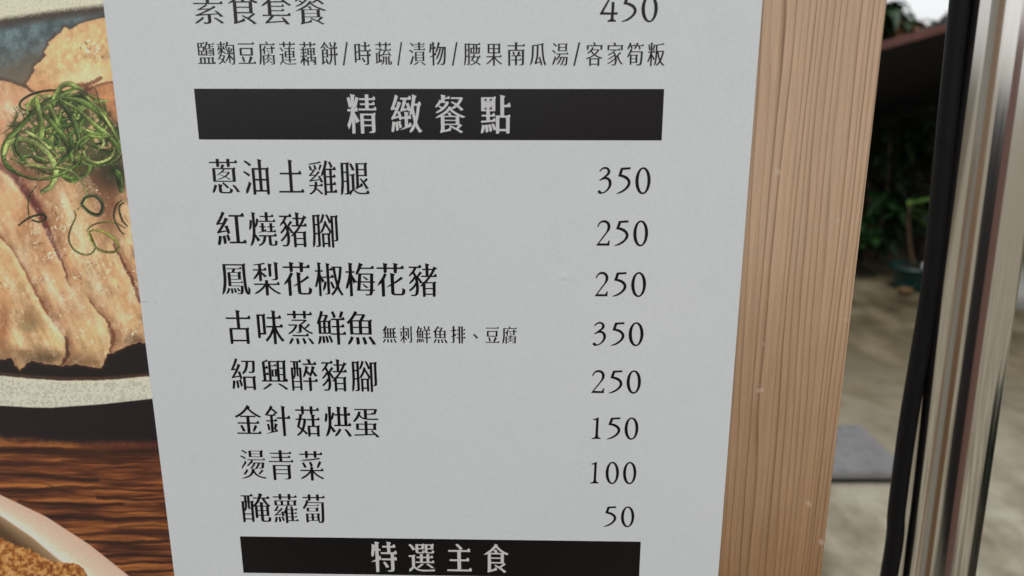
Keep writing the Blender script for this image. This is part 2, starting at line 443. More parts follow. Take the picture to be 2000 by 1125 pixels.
DIG = {   # traced in print units, y down, then scaled into each figure's own box
 '3': ([[(285,262),(330,205),(380,165),(440,148),(500,155),(555,190),(588,240),(592,290),(575,345),(540,385),(490,425),(540,440),(590,475),(628,530),(640,590),(630,670),(595,745),(535,815),(460,870),(390,898),(330,905),(285,890),(262,860),(258,835),(275,810),(305,798),(330,805),(355,840),(380,858),(420,850),(470,815),(515,765),(548,700),(560,640),(555,580),(535,530),(500,500),(455,490),(400,500),(350,520),(310,545),(290,520),(350,470),(420,415),(470,370),(505,325),(518,285),(510,240),(485,212),(440,203),(395,210),(355,235),(310,285)]], (258, 640, 148, 905)),
 '5': ([[(885,170),(1160,152),(1155,212),(950,228),(912,355),(985,370),(1060,405),(1125,460),(1165,525),(1175,590),(1160,660),(1110,735),(1030,810),(930,870),(790,903),(785,880),(880,835),(970,780),(1040,715),(1082,650),(1095,590),(1085,545),(1045,495),(980,455),(900,425),(815,408)]], (785, 1175, 148, 905)),
 '0': ([ell(1517, 528, 212, 377), ell(1519, 528, 121, 328, -0.035, rev=True)], (1305, 1729, 148, 905)),
 '2': ([[(230,325),(255,260),(300,195),(360,155),(420,143),(490,155),(555,200),(592,265),(600,330),(585,400),(550,460),(490,535),(300,790),(510,795),(540,775),(555,715),(595,715),(585,855),(215,855),(380,620),(480,480),(510,410),(520,340),(510,275),(475,230),(430,210),(370,210),(320,235),(285,280),(265,335)]], (215, 600, 143, 870)),
 '1': ([[(410,205),(400,690),(410,765),(475,800),(475,822),(235,825),(230,800),(305,785),(330,740),(340,300),(330,285),(260,290),(255,265),(330,245)]], (230, 478, 205, 840)),
 '4': ([[(190,375),(400,0),(480,-143),(560,-143),(455,0),(285,340),(500,345),(505,60),(585,60),(580,345),(680,340),(675,405),(575,408),(570,500),(590,550),(640,560),(635,602),(405,605),(405,560),(460,550),(490,500),(495,408),(190,408)]], (190, 680, -143, 612)),
}
from mathutils.geometry import delaunay_2d_cdt
def fill_polys(glyphs, y):                   # every glyph: triangulate, keep the cells its outlines wind around
    V, T = [], []
    for polys in glyphs:
        pts, edges = [], []
        for p in polys:
            k = len(pts); n = len(p); pts += [Vector((float(a), float(b))) for a, b in p * 1000.0]
            edges += [(k + i, k + (i + 1) % n) for i in range(n)]
        vs, _, fs, *_ = delaunay_2d_cdt(pts, edges, [], 0, 1e-5)
        vs = np.array([(v.x, v.y) for v in vs]); fs = np.array([f for f in fs if len(f) == 3])
        c = vs[fs].mean(1); w = np.zeros(len(fs), int)
        for p in polys:
            q = p * 1000.0; q2 = np.roll(q, -1, 0)
            for (x0, y0), (x1, y1) in zip(q, q2):
                if y0 == y1: continue
                xi = (x1 - x0) * (c[:, 1] - y0) / (y1 - y0) + x0
                w += np.where((y0 <= c[:, 1]) & (y1 > c[:, 1]) & (c[:, 0] < xi), 1, 0) - np.where((y1 <= c[:, 1]) & (y0 > c[:, 1]) & (c[:, 0] < xi), 1, 0)
        k = len(V); V += [(a / 1000.0, y, b / 1000.0) for a, b in vs]; T += [tuple(int(i) + k for i in f) for f in fs[w != 0]]
    me = bpy.data.meshes.new('lettering'); me.from_pydata(V, [], T); me.update()
    bm = bmesh.new(); bm.from_mesh(me)
    bmesh.ops.delete(bm, geom=[v for v in bm.verts if not v.link_faces], context='VERTS')
    for f in bm.faces: f.normal_update()
    bmesh.ops.reverse_faces(bm, faces=[f for f in bm.faces if f.normal.y > 0])
    bm.to_mesh(me); bm.free(); return me
def text(chars, spans, y0, y1, name, mat, parent, label, heavy=0.0, depth=0.00034):
    """spans: (left, right) of every glyph in artwork pixels; y0, y1: (top, bottom) at the first and at the last glyph."""
    polys = []; n = len(chars)
    for k, ch in enumerate(chars):
        f = k / max(1, n - 1); xa, xb = spans[k]
        yt = y0[0] + (y1[0] - y0[0]) * f; yb = y0[1] + (y1[1] - y0[1]) * f; ym = (yt + yb) / 2
        if ch in DIG:
            src, (u0, u1, v0, v1) = DIG[ch]
            gl = [np.array(p, float) * [1, -1] for p in src]; gx0, gx1, gy0, gy1 = u0, u1, -v1, -v0
        else:
            gl = glyph(ch, heavy); al = np.concatenate(gl); gx0, gx1 = al[:, 0].min(), al[:, 0].max(); gy0, gy1 = -0.085, 0.845
            if ch == '/': gy0, gy1 = al[:, 1].min(), al[:, 1].max()
            if ch == '、': gy0, gy1 = -0.32, 0.61
        X0, X1 = bd(xa, ym)[0], bd(xb, ym)[0]; xm = (xa + xb) / 2
        Z1, Z0 = bd(xm, yt)[1], bd(xm, yb)[1]
        polys.append([np.stack([X0 + (p[:, 0] - gx0) / (gx1 - gx0) * (X1 - X0), Z0 + (p[:, 1] - gy0) / (gy1 - gy0) * (Z1 - Z0)], 1) for p in gl])
    me = fill_polys(polys, depth)
    return tag(obj(name, me, mat, parent), label)
def quad(px4, y):
    bm = bmesh.new(); pts = [bd(*p) for p in px4]
    x0, x1 = (pts[0][0] + pts[3][0]) / 2, (pts[1][0] + pts[2][0]) / 2
    z1, z0 = (pts[0][1] + pts[1][1]) / 2, (pts[2][1] + pts[3][1]) / 2
    bm.faces.new([bm.verts.new((x, y, z)) for x, z in ((x0, z0), (x1, z0), (x1, z1), (x0, z1))]); return bm

bar = obj('header_bar', quad([(378, 172), (1297, 175), (1293, 275), (388, 272)], 0.00037), M['bar'], board)
tag(bar, 'upper black bar with four white characters')
text('精緻餐點', [(677, 735), (763, 824), (850, 909), (939, 997)], (184, 261), (186, 261), 'header_text', M['reverse'], bar, None, 0.007)
bar2 = obj('header_bar', quad([(468, 1047), (1251, 1060), (1249, 1131), (475, 1119)], 0.00037), M['bar'], board)
tag(bar2, 'lower black bar with four white characters')
text('特選主食', [(725, 775), (798, 849), (873, 921), (945, 993)], (1059, 1118), (1063, 1120), 'header_text', M['reverse'], bar2, None, 0.007)
DISH = [
 ('素食套餐', [(377, 435), (445, 503), (510, 569), (576, 637)], (-19, 48), (-19, 49), 'large dish name at the top of the list'),
 ('蔥油土雞腿', [(410, 466), (475, 526), (543, 592), (602, 657), (664, 720)], (310, 380), (314, 382), 'first dish name under the upper black bar'),
 ('紅燒豬腳', [(422, 479), (486, 540), (546, 600), (609, 661)], (413, 481), (416, 484), 'dish name beside the upper 250'),
 ('鳳梨花椒梅花豬', [(431, 487), (494, 547), (553, 608), (614, 669), (674, 732), (736, 791), (798, 854)], (511, 577), (515, 580), 'longest dish name, seven characters'),
 ('古味蒸鮮魚', [(442, 490), (502, 554), (561, 612), (619, 675), (677, 733)], (606, 672), (608, 674), 'dish name followed by a small note'),
 ('紹興醉豬腳', [(451, 499), (510, 561), (568, 620), (628, 678), (686, 737)], (700, 762), (703, 766), 'dish name beside the lowest 250'),
 ('金針菇烘蛋', [(459, 511), (518, 567), (577, 624), (634, 686), (689, 740)], (792, 851), (795, 855), 'dish name beside 150'),
 ('燙青菜', [(469, 518), (525, 573), (585, 631)], (878, 937), (881, 939), 'dish name beside 100'),
 ('醃蘿蔔', [(472, 528), (534, 581), (591, 635)], (964, 1021), (966, 1023), 'dish name beside 50'),
]
for ch, sp, a, b, lab in DISH: text(ch, sp, a, b, 'dish_name', M['ink'], board, lab)
s1 = [(385,419),(424,458),(464,498),(505,537),(545,577),(585,617),(626,659),(668,680),(692,724),(732,765),(775,786),(799,831),(838,871),(882,894),(906,939),(949,981),(991,1025),(1035,1067),(1078,1110),(1120,1133),(1145,1177),(1186,1217),(1225,1257),(1265,1299)]
text('鹽麴豆腐蓮藕餅/時蔬/漬物/腰果南瓜湯/客家筍粄', s1, (81, 127), (83, 129), 'ingredient_note', M['ink'], board, 'long small line of ingredients between slashes')
text('無刺鮮魚排、豆腐', [(747,774),(781,805),(813,841),(846,874),(880,909),(924,934),(948,975),(981,1009)], (637, 670), (638, 672), 'ingredient_note', M['ink'], board, 'short small note after a dish name')
PRICE = [
 ('450', [(1172,1207),(1215,1244),(1253,1285)], -11, 43), ('350', [(1168,1195),(1205,1232),(1241,1271)], 326, 379), ('250', [(1165,1192),(1201,1228),(1237,1266)], 430, 481),
 ('250', [(1162,1188),(1197,1224),(1233,1262)], 531, 580), ('350', [(1158,1184),(1194,1220),(1228,1257)], 629, 676), ('250', [(1155,1181),(1190,1216),(1224,1252)], 723, 769),
 ('150', [(1156,1174),(1186,1212),(1220,1247)], 815, 859), ('100', [(1153,1170),(1183,1209),(1217,1243)], 902, 946), ('50', [(1180,1204),(1213,1239)], 989, 1030)]
for ch, sp, a, b in PRICE: text(ch, sp, (a, b), (a + .5, b + .5), 'price', M['ink'], board, 'printed price ' + ch)
bpy.data.objects.remove(_fo); bpy.data.curves.remove(_fc)

# --- the printed food picture: a fine sheet of ink cells coloured by a small painter
def vnoise(x, y, seed=0):
    xi, yi = np.floor(x).astype(np.int64), np.floor(y).astype(np.int64); fx, fy = x - xi, y - yi
    fx = fx * fx * (3 - 2 * fx); fy = fy * fy * (3 - 2 * fy)
    def h(i, j):
        k = (i * 374761393 + j * 668265263 + seed * 1442695041) & 0xffffffff
        k = ((k ^ (k >> 13)) * 1274126177) & 0xffffffff
        return ((k ^ (k >> 16)) & 0xffff) / 65535.0
    return (h(xi, yi) * (1 - fx) + h(xi + 1, yi) * fx) * (1 - fy) + (h(xi, yi + 1) * (1 - fx) + h(xi + 1, yi + 1) * fx) * fy
def fbm(x, y, seed=0, o=4):
    s, a, t = 0, 1.0, 0
    for k in range(o):
        s = s + a * vnoise(x * 2 ** k + 17.3 * k, y * 2 ** k - 9.1 * k, seed + k); t += a; a *= 0.55
    return s / t
def sst(a, b, x):
    t = np.clip((x - a) / (b - a), 0, 1); return t * t * (3 - 2 * t)
def seg_dist(u, v, pts, closed=False):       # distance to a polyline and position along it (0..1)
    pts = np.array(pts, float)
    if closed: pts = np.vstack([pts, pts[:1]])
    best = np.full(u.shape, 1e9); along = np.zeros(u.shape); side = np.zeros(u.shape); n = len(pts) - 1
    for i in range(n):
        a, d = pts[i], pts[i + 1] - pts[i]; l2 = d @ d + 1e-9
        t = np.clip(((u - a[0]) * d[0] + (v - a[1]) * d[1]) / l2, 0, 1)
        e = np.hypot(u - a[0] - t * d[0], v - a[1] - t * d[1]); m = e < best
        best[m] = e[m]; along[m] = (i + t[m]) / n
        side[m] = (d[0] * (v[m] - a[1]) - d[1] * (u[m] - a[0])) / math.sqrt(l2)
    return best, along, side
def inside(u, v, pts):
    pts = np.array(pts, float); r = np.zeros(u.shape, bool); n = len(pts)
    for i in range(n):
        (x0, y0), (x1, y1) = pts[i], pts[i - 1]
        if y0 == y1: continue
        r ^= ((y0 > v) != (y1 > v)) & (u < (x1 - x0) * (v - y0) / (y1 - y0) + x0)
    return r
def sdf(u, v, pts):
    d = seg_dist(u, v, pts, True)[0]; return np.where(inside(u, v, pts), -d, d)
def spl(pts, n=8): return np.array([p[:2] for p in interp_curve([(x, y, 0) for x, y in pts], n)])

def paint(u, v):
    N = u.size; C = np.empty((N, 3)); C[:] = (27, 18, 22); lab = np.zeros(N, np.int8)
    def over(m, c):
        c = np.asarray(c, float); m = np.asarray(m)[:, None]; C[:] = C * (1 - m) + c * m
    g = lambda xs, ys: np.interp(u, xs, ys)
    wob = fbm(u * .03, v * .03, 3); w2 = fbm(u * .12, v * .12, 5); w3 = fbm(u * .45, v * .45, 9, 3)
    uu, vv = u + (w2 - .5) * 9, v + (w2 - .5) * 7 + (fbm(u * .11 + 40, v * .11, 21) - .5) * 6
    # --- table boards
    n = fbm(u * .008, v * .10 + wob * .5, 31, 4); n2 = fbm(u * .02, v * .34, 33, 3)
    wc = np.stack([np.interp(n, [.3, .5, .7], [64, 112, 156]), np.interp(n, [.3, .5, .7], [31, 58, 90]), np.interp(n, [.3, .5, .7], [20, 29, 40])], 1)
    wc *= (0.80 + .40 * n2)[:, None]
    m = sst(853, 880, v + 12 * (w2 - .5) + (150 - u) * .06)
    over(m, wc)
    for pts, th, st in (([(-200,876),(0,880),(100,884),(200,887),(400,884)],7,.95), ([(-200,920),(0,926),(60,929),(120,935),(190,940)],3.2,.9), ([(-100,955),(0,957),(60,958),(120,951),(200,954),(310,959),(400,960)],2.4,.75),
        ([(35,980),(100,983),(180,986),(240,984)],2.4,.85), ([(190,972),(260,975),(345,975)],2.8,.95), ([(85,1007),(140,1012),(230,1014),(345,1011)],3.2,1), ([(140,1046),(200,1044),(250,1043),(295,1046)],2,.8),
        ([(165,1060),(240,1061),(345,1055)],3.2,1), ([(200,1087),(260,1084),(345,1087)],2.6,.95), ([(225,1101),(345,1098)],2.2,.9), ([(240,1118),(345,1115)],2.4,.95), ([(120,900),(200,906),(310,902)],1.6,.5), ([(20,942),(90,946),(160,968),(300,968)],1.6,.45), ([(150,996),(240,1000),(345,995)],1.5,.5),
        ([(230,1030),(300,1028),(345,1030)],1.8,.6), ([(200,1072),(345,1073)],1.5,.55)):
        d, al, _ = seg_dist(u, v + (wob - .5) * 6 + (w2 - .5) * 1, spl(pts, 4))
        over(st * .8 * (1 - sst(th * .3, th * 1.8, d + (w3 - .5) * .8)), (36, 17, 14))
    over((1 - sst(0, 14, np.abs(v - 869))) * sst(130, 240, u) * .55, (104, 46, 30))
    # --- second plate, low left
    vo = g([-300, -120, 0, 90, 175, 250, 320], [880, 918, 967, 1010, 1065, 1125, 1195])
    vi = g([-300, -120, 0, 60, 115, 150, 200], [918, 955, 1005, 1045, 1090, 1118, 1165])
    m = sst(-1.2, 1.2, v - vo); lab[m > .5] = 4
    t = (v - vo) / np.maximum(vi - vo, 1)
    pc = np.stack([np.interp(t, [0, .6, .9, 1.02, 1.12, 1.8], [200, 216, 232, 236, 150, 82]), np.interp(t, [0, .6, .9, 1.02, 1.12, 1.8], [164, 182, 206, 216, 120, 58]), np.interp(t, [0, .6, .9, 1.02, 1.12, 1.8], [140, 156, 180, 192, 88, 36])], 1)
    over(m, pc * (.96 + .08 * w3)[:, None])
    vf = g([-300, -100, 0, 40, 75, 80, 100, 150, 162, 185], [1000, 1030, 1052, 1067, 1080, 1088, 1096, 1102, 1112, 1150]) + (w2 - .5) * 8
    m = sst(-1, 1.5, v - vf); lab[m > .5] = 5
    n = fbm(u * .16, v * .16, 51, 4); n2 = fbm(u * .5, v * .5, 53, 2)
    fc = np.stack([np.interp(n, [.3, .5, .7], [126, 172, 204]), np.interp(n, [.3, .5, .7], [64, 106, 148]), np.interp(n, [.3, .5, .7], [26, 44, 84])], 1) * (.80 + .32 * n2)[:, None]
    over(m, fc)
    # --- bowl: front rim, sauce, far wall, far rim
    vt = g([-300, -100, 0, 60, 130, 200, 285, 340], [690, 722, 733, 739, 743, 742, 735, 728]); vb = g([-300, -100, 0, 60, 100, 200, 300, 340], [745, 780, 793, 796.5, 797, 790, 779, 772])
    inb = sst(1.5, -1.5, v - vb); lab[(v < vb) & (v > -400)] = 1
    over(inb, (27, 22, 21))
    n = fbm(u * .25, v * .25, 61, 4); n2 = fbm(u * .7, v * .7, 63, 2)
    k = np.clip((n - .42) * 3.2, 0, 1)[:, None] * np.ones(3)
    rc = (np.array([202, 197, 176]) * (1 - k) + np.array([170, 167, 150]) * k) * (.92 + .15 * n2)[:, None]
    tt = (v - vt)
    rc = rc * (1 - (.55 * sst(10, 0, tt))[:, None]) + np.array([228, 214, 176]) * (.55 * sst(10, 0, tt))[:, None]
    over(sst(-1.5, 3, tt + (w2 - .5) * 3) * inb, rc)
    over(np.exp(-((tt + 3) / 3.0) ** 2) * .6, (98, 62, 42))
    far = sst(330, 250, v)
    n = fbm(u * .06, v * .06, 65, 4)
    bc = np.stack([np.interp(n, [.3, .7], [68, 98]), np.interp(n, [.3, .7], [82, 118]), np.interp(n, [.3, .7], [84, 122])], 1) * (.82 + .36 * n2)[:, None]
    over(far * inb, bc)
    over(far * sst(85, 160, v + u * .35 + 20 * (w2 - .5)) * .8, np.array([86, 74, 58]) * (.8 + .4 * 1))
    vr = g([-300, -100, 0, 60, 100, 196, 300], [88, 58, 37, 28, 22, 11, 4]) + (n2 - .5) * 9
    over(sst(26, 8, v - vr) * .88, np.array([66, 54, 44]) * 1.0)
    over(sst(6, -6, v - vr), np.array([208, 202, 174]) * 1.0)
    over(sst(6, -6, v - vr) * .5 * (n2 > .62), (170, 160, 130))
    # --- chicken
    def piece(poly, base, seed, edge=(110, 62, 44), ew=9, jag=6, lo=.82, hi=1.16):
        ju, jv = u + (fbm(u * .14, v * .14, seed) - .5) * jag, v + (fbm(u * .14 + 9, v * .14, seed + 1) - .5) * jag
        s = sdf(ju, jv, poly); m = sst(1.2, -1.2, s)
        n = fbm(u * .028, v * .028, seed + 2, 5); n2 = fbm(u * .13, v * .10, seed + 4, 3)
        c = np.asarray(base, float)[None] * (lo + (hi - lo) * n)[:, None] * (.80 + .38 * n2)[:, None]
        k = (np.exp(-np.maximum(-s, 0) / ew) * .55)[:, None]
        c = c * (1 - k) + np.asarray(edge, float) * k
        over(sst(9, 0, s) * .5, (66, 38, 34)); over(m, c); lab[s < 0] = 2
        return s
    piece([(165,165),(200,148),(260,140),(275,300),(225,320),(190,240)], (186, 126, 84), 71)
    piece([(50,165),(60,148),(67,140),(65,132),(76,120),(88,108),(86,100),(95,88),(93,82),(105,72),(118,62),(125,52),(135,59),(155,46),(165,42),(210,33),(260,28),(260,152),(205,160),(160,176),(120,192),(100,202),(85,195),(68,182)], (226, 180, 124), 75, (200, 146, 98), 10, 5)
    over(np.exp(-(((u - 85) / 32) ** 2 + ((v - 175) / 26) ** 2)) * .6, (176, 112, 74))
    over(np.exp(-((((u - 160) * .94 - (v - 152) * .3) / 52) ** 2 + ((v - 150 + (u - 160) * .12) / 15) ** 2) ** 1.6) * .75, (228, 196, 146))
    over((1 - sst(2, 5, seg_dist(uu, vv, [(150,164),(168,166),(182,160),(196,152)])[0])) * .75, (104, 60, 40))
    over(np.exp(-(((uu - 168) / 9) ** 2 + ((vv - 172) / 6) ** 2)) * .9, (92, 50, 34))
    s = piece([(-320,120),(-60,142),(0,155),(40,168),(80,190),(108,208),(200,212),(240,260),(320,420),(320,668),(300,674),(272,668),(250,676),(222,690),(208,694),(203,706),(197,719),(170,716),(150,711),(115,716),(60,705),(38,724),(32,716),(20,700),(-10,706),(-90,700),(-320,640)], (210, 166, 118), 81, (120, 78, 48), 5, 7, .66, 1.26)
    mk = sst(0, -3, s)
    def stain(cu, cv, ru, rv, c, a, rot=0):
        x, y = uu - cu, vv - cv; x, y = x * math.cos(rot) + y * math.sin(rot), -x * math.sin(rot) + y * math.cos(rot)
        over(np.exp(-((x / ru) ** 2 + (y / rv) ** 2)) * a * mk, c)
    fib = fbm((u * .9 - v * .42) * .22, (u * .42 + v * .9) * .035, 201, 4); hl = sst(.54, .74, fbm(u * .075 + 5, v * .055, 203, 4))
    over(np.clip((.47 - fib) * 3, 0, .24) * mk, (140, 92, 60)); over(np.clip((fib - .55) * 3, 0, .26) * mk, (232, 202, 156))
    stain(20, 200, 60, 40, (212, 150, 112), .7); stain(20, 255, 50, 40, (190, 124, 92), .6)
    stain(15, 400, 45, 60, (222, 164, 116), .8); stain(58, 420, 22, 60, (150, 92, 56), .65, .35); stain(90, 470, 25, 60, (162, 104, 68), .6, .3)
    stain(150, 430, 50, 60, (206, 164, 112), .7); stain(190, 350, 46, 40, (98, 58, 40), .85); stain(60, 345, 36, 16, (104, 60, 42), .7, .5)
    stain(212, 400, 22, 60, (112, 66, 44), .75); stain(130, 560, 40, 80, (196, 142, 98), .6, -.4); stain(10, 560, 40, 60, (206, 152, 96), .7)
    stain(55, 625, 34, 24, (124, 92, 58), .75, .5); stain(50, 640, 20, 10, (150, 132, 88), .7); stain(104, 660, 16, 30, (222, 182, 118), .7, -.6); stain(5, 640, 12, 50, (146, 84, 50), .7)
    stain(180, 655, 26, 34, (206, 172, 112), .75); stain(170, 590, 30, 40, (178, 138, 96), .6); stain(245, 600, 26, 60, (214, 160, 106), .7); stain(90, 700, 60, 12, (70, 56, 40), .7); stain(262, 668, 22, 14, (82, 58, 40), .8)
    stain(40, 690, 50, 9, (120, 88, 54), .7); stain(165, 708, 34, 10, (112, 82, 50), .7)
    def crease(pts, wid, dark, light, ls, a=.9):
        p = spl(pts, 5); d, al, sd = seg_dist(uu, vv, p)
        w = np.interp(al, np.linspace(0, 1, len(wid)), wid) * .8
        over(np.exp(-((d - 6) / 8) ** 2) * (np.sign(sd) == ls) * .55 * mk, light)
        over((1 - sst(w * .35, w * 1.3, d)) * a * mk, dark)
        over(np.exp(-(d / (w * 3.2 + 4)) ** 2) * (np.sign(sd) == -ls) * .45 * mk, (122, 70, 48))
    crease([(-20,306),(0,325),(25,342),(48,370),(72,405),(95,455),(110,490),(124,522),(134,556)], [4, 9, 12, 14, 9, 6, 3, 1], (82, 36, 36), (230, 176, 126), -1 * -1)
    crease([(-30,425),(0,462),(28,495),(45,525),(62,558),(80,592),(105,630),(124,655),(129,672)], [2, 2, 2.4, 2.4, 3, 4, 4, 3], (128, 74, 48), (238, 206, 146), 1)
    crease([(222,478),(240,515),(258,548),(272,590)], [2, 4, 5, 4], (86, 40, 32), (226, 178, 128), 1)
    crease([(175,588),(195,612),(210,628),(217,650),(219,672),(214,690)], [2, 2.5, 3, 7, 6, 3], (104, 58, 40), (226, 190, 130), 1)
    crease([(128,660),(131,690),(120,712)], [4, 7, 5], (66, 40, 30), (190, 150, 96), 1)
    for cu, cv, ru, rv, a, ro in ((128,400,9,36,.55,-.35), (158,462,10,40,.45,-.35), (44,505,8,40,.5,-.5), (100,560,8,44,.55,-.5), (186,556,10,40,.5,-.45), (22,560,10,36,.45,-.45), (24,215,30,12,.5,.4), (16,350,10,30,.45,-.6), (110,640,9,26,.5,-.6), (196,640,8,30,.5,-.4), (240,620,8,34,.4,-.3), (150,590,10,40,.4,-.5), (72,445,7,22,.45,-.4)):
        stain(cu, cv, ru, rv, (240, 220, 180), a, ro)
    over(hl * .20 * mk, (238, 214, 176)); over(hl * sst(.55, .68, w3) * .3 * mk, (248, 234, 206))
    for k, (cu, cv, ru, rv, nn, big) in enumerate([(170,92,28,16,34,3.4),(188,104,16,10,14,3),(185,130,22,8,14,2.6),(60,428,18,22,26,2.4),(75,458,12,12,16,3),(66,478,14,6,12,3.6),(95,498,16,14,22,3),(125,412,26,26,60,2.6),(115,445,14,26,30,2.6),(150,470,26,26,40,2.4),(190,380,22,16,22,2.2),
            (150,540,22,10,16,3),(84,552,12,14,14,3.4),(10,552,12,10,12,3),(185,520,30,24,40,2),(60,575,30,18,26,2),(120,590,30,24,30,2),(210,560,30,24,30,2.2),(90,640,30,16,16,2),(255,650,16,20,16,2.4),(150,330,34,14,18,2.2),(30,260,30,50,10,1.6),(255,540,14,40,16,2),(130,630,50,30,24,1.6)]):
        rr = np.random.default_rng(300 + k)
        for _ in range(int(nn * .7)):
            x, y = rr.normal(cu, ru * .6), rr.normal(cv, rv * .6); L = rr.uniform(.5, 1.5) * big; W = L * rr.uniform(.22, .6); th = rr.uniform(0, 3.14)
            q = (np.abs(u - x) < 8) & (np.abs(v - y) < 8)
            if not q.any(): continue
            a, b = u[q] - x, v[q] - y; a, b = a * math.cos(th) + b * math.sin(th), -a * math.sin(th) + b * math.cos(th)
            m = np.exp(-((a / L) ** 2 + (b / W) ** 2) ** 2) * rr.uniform(.35, .9); m = m[:, None] * (lab[q] == 2)[:, None]
            bright = rr.random() < .72
            C[q] = C[q] * (1 - m) + np.array((246, 228, 196) if bright else (122, 76, 50)) * m
    # --- spring onion curls
    q = np.nonzero((u > -20) & (u < 300) & (v > 150) & (v < 520))[0]; su, sv = u[q], v[q]; SC = C[q]; sl = lab[q]
    nz = fbm(su * .09, sv * .09, 91, 4); nf = fbm(su * .35, sv * .35, 93, 3)
    d = ((su - 122) / 118) ** 2 + ((sv - 268) / 88) ** 2
    m = (sst(1.05, .8, d + (nz - .5) * .7) *   .75 * (sst(.36, .56, nz) * .8 + .2))[:, None]
    SC = SC * (1 - m) + np.array((46, 56, 28)) * (.6 + .8 * nf)[:, None] * m
    m = np.exp(-(((su - 225) / 36) ** 2 + ((sv - 335) / 34) ** 2)) [:, None] * .85
    SC = SC * (1 - m) + np.array((30, 38, 24)) * m
    def strand(pts, wid, c, shade=.5, hl=.5):
        nonlocal SC
        p = spl(pts, 5); lo, hi = p.min(0) - wid - 3, p.max(0) + wid + 3
        z = np.nonzero((su > lo[0]) & (su < hi[0]) & (sv > lo[1]) & (sv < hi[1]))[0]
        if not len(z): return
        dd, al, sd = seg_dist(su[z], sv[z], p); h = wid * .5 * (.75 + .35 * np.sin(al * 3.14))
        r = dd / h * np.sign(sd)
        m = sst(1.35, 1.1, np.abs(r))[:, None] * .38; SC[z] = SC[z] * (1 - m) + np.array((26, 34, 16)) * m
        m = sst(1.08, .88, np.abs(r))[:, None]
        c = np.asarray(c, float) * (1 - shade * np.clip(r, 0, 1) ** 1.5)[:, None] * (.66 + .66 * nf[z])[:, None] * (.88 + .24 * np.sin(al * 9 + wid * 3))[:, None]
        k = (np.exp(-((r + .55) / .16) ** 2) * hl * .8 * (nz[z] > .46))[:, None]
        c = c * (1 - k) + np.array((206, 216, 150)) * k
        SC[z] = SC[z] * (1 - m) + c * m; sl[z[m[:, 0] > .5]] = 3
    G = [(64, 88, 38), (92, 118, 50), (128, 150, 70), (160, 176, 96), (44, 62, 30)]
    rr = np.random.default_rng(77)
    for k in range(62):                                          # the tangle
        cx_, cy_ = rr.normal(122, 48), rr.normal(262, 38); r1, r2 = rr.uniform(14, 52), rr.uniform(12, 36); a0 = rr.uniform(0, 6.28); da = rr.uniform(1.2, 4.5); ro = rr.uniform(-.7, .7)
        an = np.linspace(a0, a0 + da, 9)
        pp = [(cx_ + r1 * math.cos(a) * math.cos(ro) - r2 * math.sin(a) * math.sin(ro), cy_ + r1 * math.cos(a) * math.sin(ro) + r2 * math.sin(a) * math.cos(ro)) for a in an]
        pp = [(x, y) for x, y in pp if ((x - 122) / 122) ** 2 + ((y - 265) / 92) ** 2 < 1.1]
        if len(pp) > 3: strand(pp, rr.uniform(1.6, 6.6), G[rr.choice(5, p=[.28, .28, .2, .08, .16])], rr.uniform(.1, .55), rr.uniform(.0, .8))
    for pts, w, c in (
        ([(150,172),(115,186),(85,202),(60,225),(36,250),(12,276),(5,300),(14,326),(40,342)], 9, G[1]), ([(104,192),(118,170),(134,164),(148,170),(160,176)], 9, G[2]), ([(116,196),(136,188),(156,186),(172,192)], 8, G[0]),
        ([(118,191),(158,198),(195,222),(222,255),(236,292)], 10, G[1]), ([(122,198),(150,214),(180,240),(214,268),(232,300)], 7, G[2]), ([(116,194),(134,222),(148,250),(155,290)], 9, G[0]), ([(70,196),(78,232),(80,262),(68,288)], 11, G[2]),
        ([(84,224),(110,250),(130,280),(140,312)], 10, G[1]), ([(96,206),(108,232),(118,250)], 7, G[2]), ([(170,190),(205,230),(228,270)], 5, G[3]), ([(8,300),(16,280),(44,272),(74,284),(98,308),(108,334),(100,362),(82,374)], 11, G[3]),
        ([(150,300),(152,280),(172,266),(204,264),(226,282),(228,304),(208,320),(180,322),(160,314),(150,296)], 6, G[1]), ([(162,296),(170,312),(192,318),(216,308),(224,290)], 5, G[3]), ([(160,250),(168,262),(192,268),(220,266)], 5, G[2]), ([(20,310),(60,322),(108,330),(140,320)], 3.5, G[2]), ([(12,318),(40,342),(80,350),(120,340),(150,322),(160,300)], 5, G[1]), ([(48,256),(70,268),(96,290)], 6, G[3]),
        ([(130,250),(138,272),(132,300),(108,326)], 6, G[0]), ([(34,262),(30,290),(50,318)], 6, G[0]),
        ([(222,330),(232,345),(236,372)], 12, (66, 88, 40)),
        ([(108,326),(138,334),(158,354),(168,378),(164,396),(150,410)], 2.6, G[3]), ([(158,398),(166,386),(182,382),(196,392),(200,408),(192,420),(176,416),(162,404),(158,398)], 6, (50, 62, 38)),
        ([(73,360),(58,380),(54,402),(56,424)], 2.6, (60, 70, 36)), ([(36,440),(52,428),(72,420),(86,420),(88,428),(76,434),(62,430)], 4, (44, 46, 28)),
        ([(144,412),(147,424),(136,450),(134,470),(144,488),(162,497),(178,495),(185,482),(180,468),(175,456)], 3, (92, 96, 44)), ([(168,452),(180,440),(202,434),(226,436),(244,446)], 2.8, (110, 112, 52)),
        ([(172,454),(180,450),(198,452),(216,462),(230,478),(228,490),(212,493),(194,489),(182,478),(174,462),(172,454)], 4, (140, 146, 62)), ([(236,392),(226,402),(222,424),(232,448),(242,458)], 3, (50, 54, 30)), ([(240,396),(232,406),(238,430),(248,442)], 3.5, (52, 56, 34)), ([(174,164),(186,176),(192,196),(198,212)], 2, (78, 60, 34))):
        strand(pts, w, c, .5, .55)
    C[q] = SC; lab[q] = sl
    C *= (.96 + .08 * RNG.random(N))[:, None]
    L = C.mean(1, keepdims=True); C[:] = L + (C - L) * .90
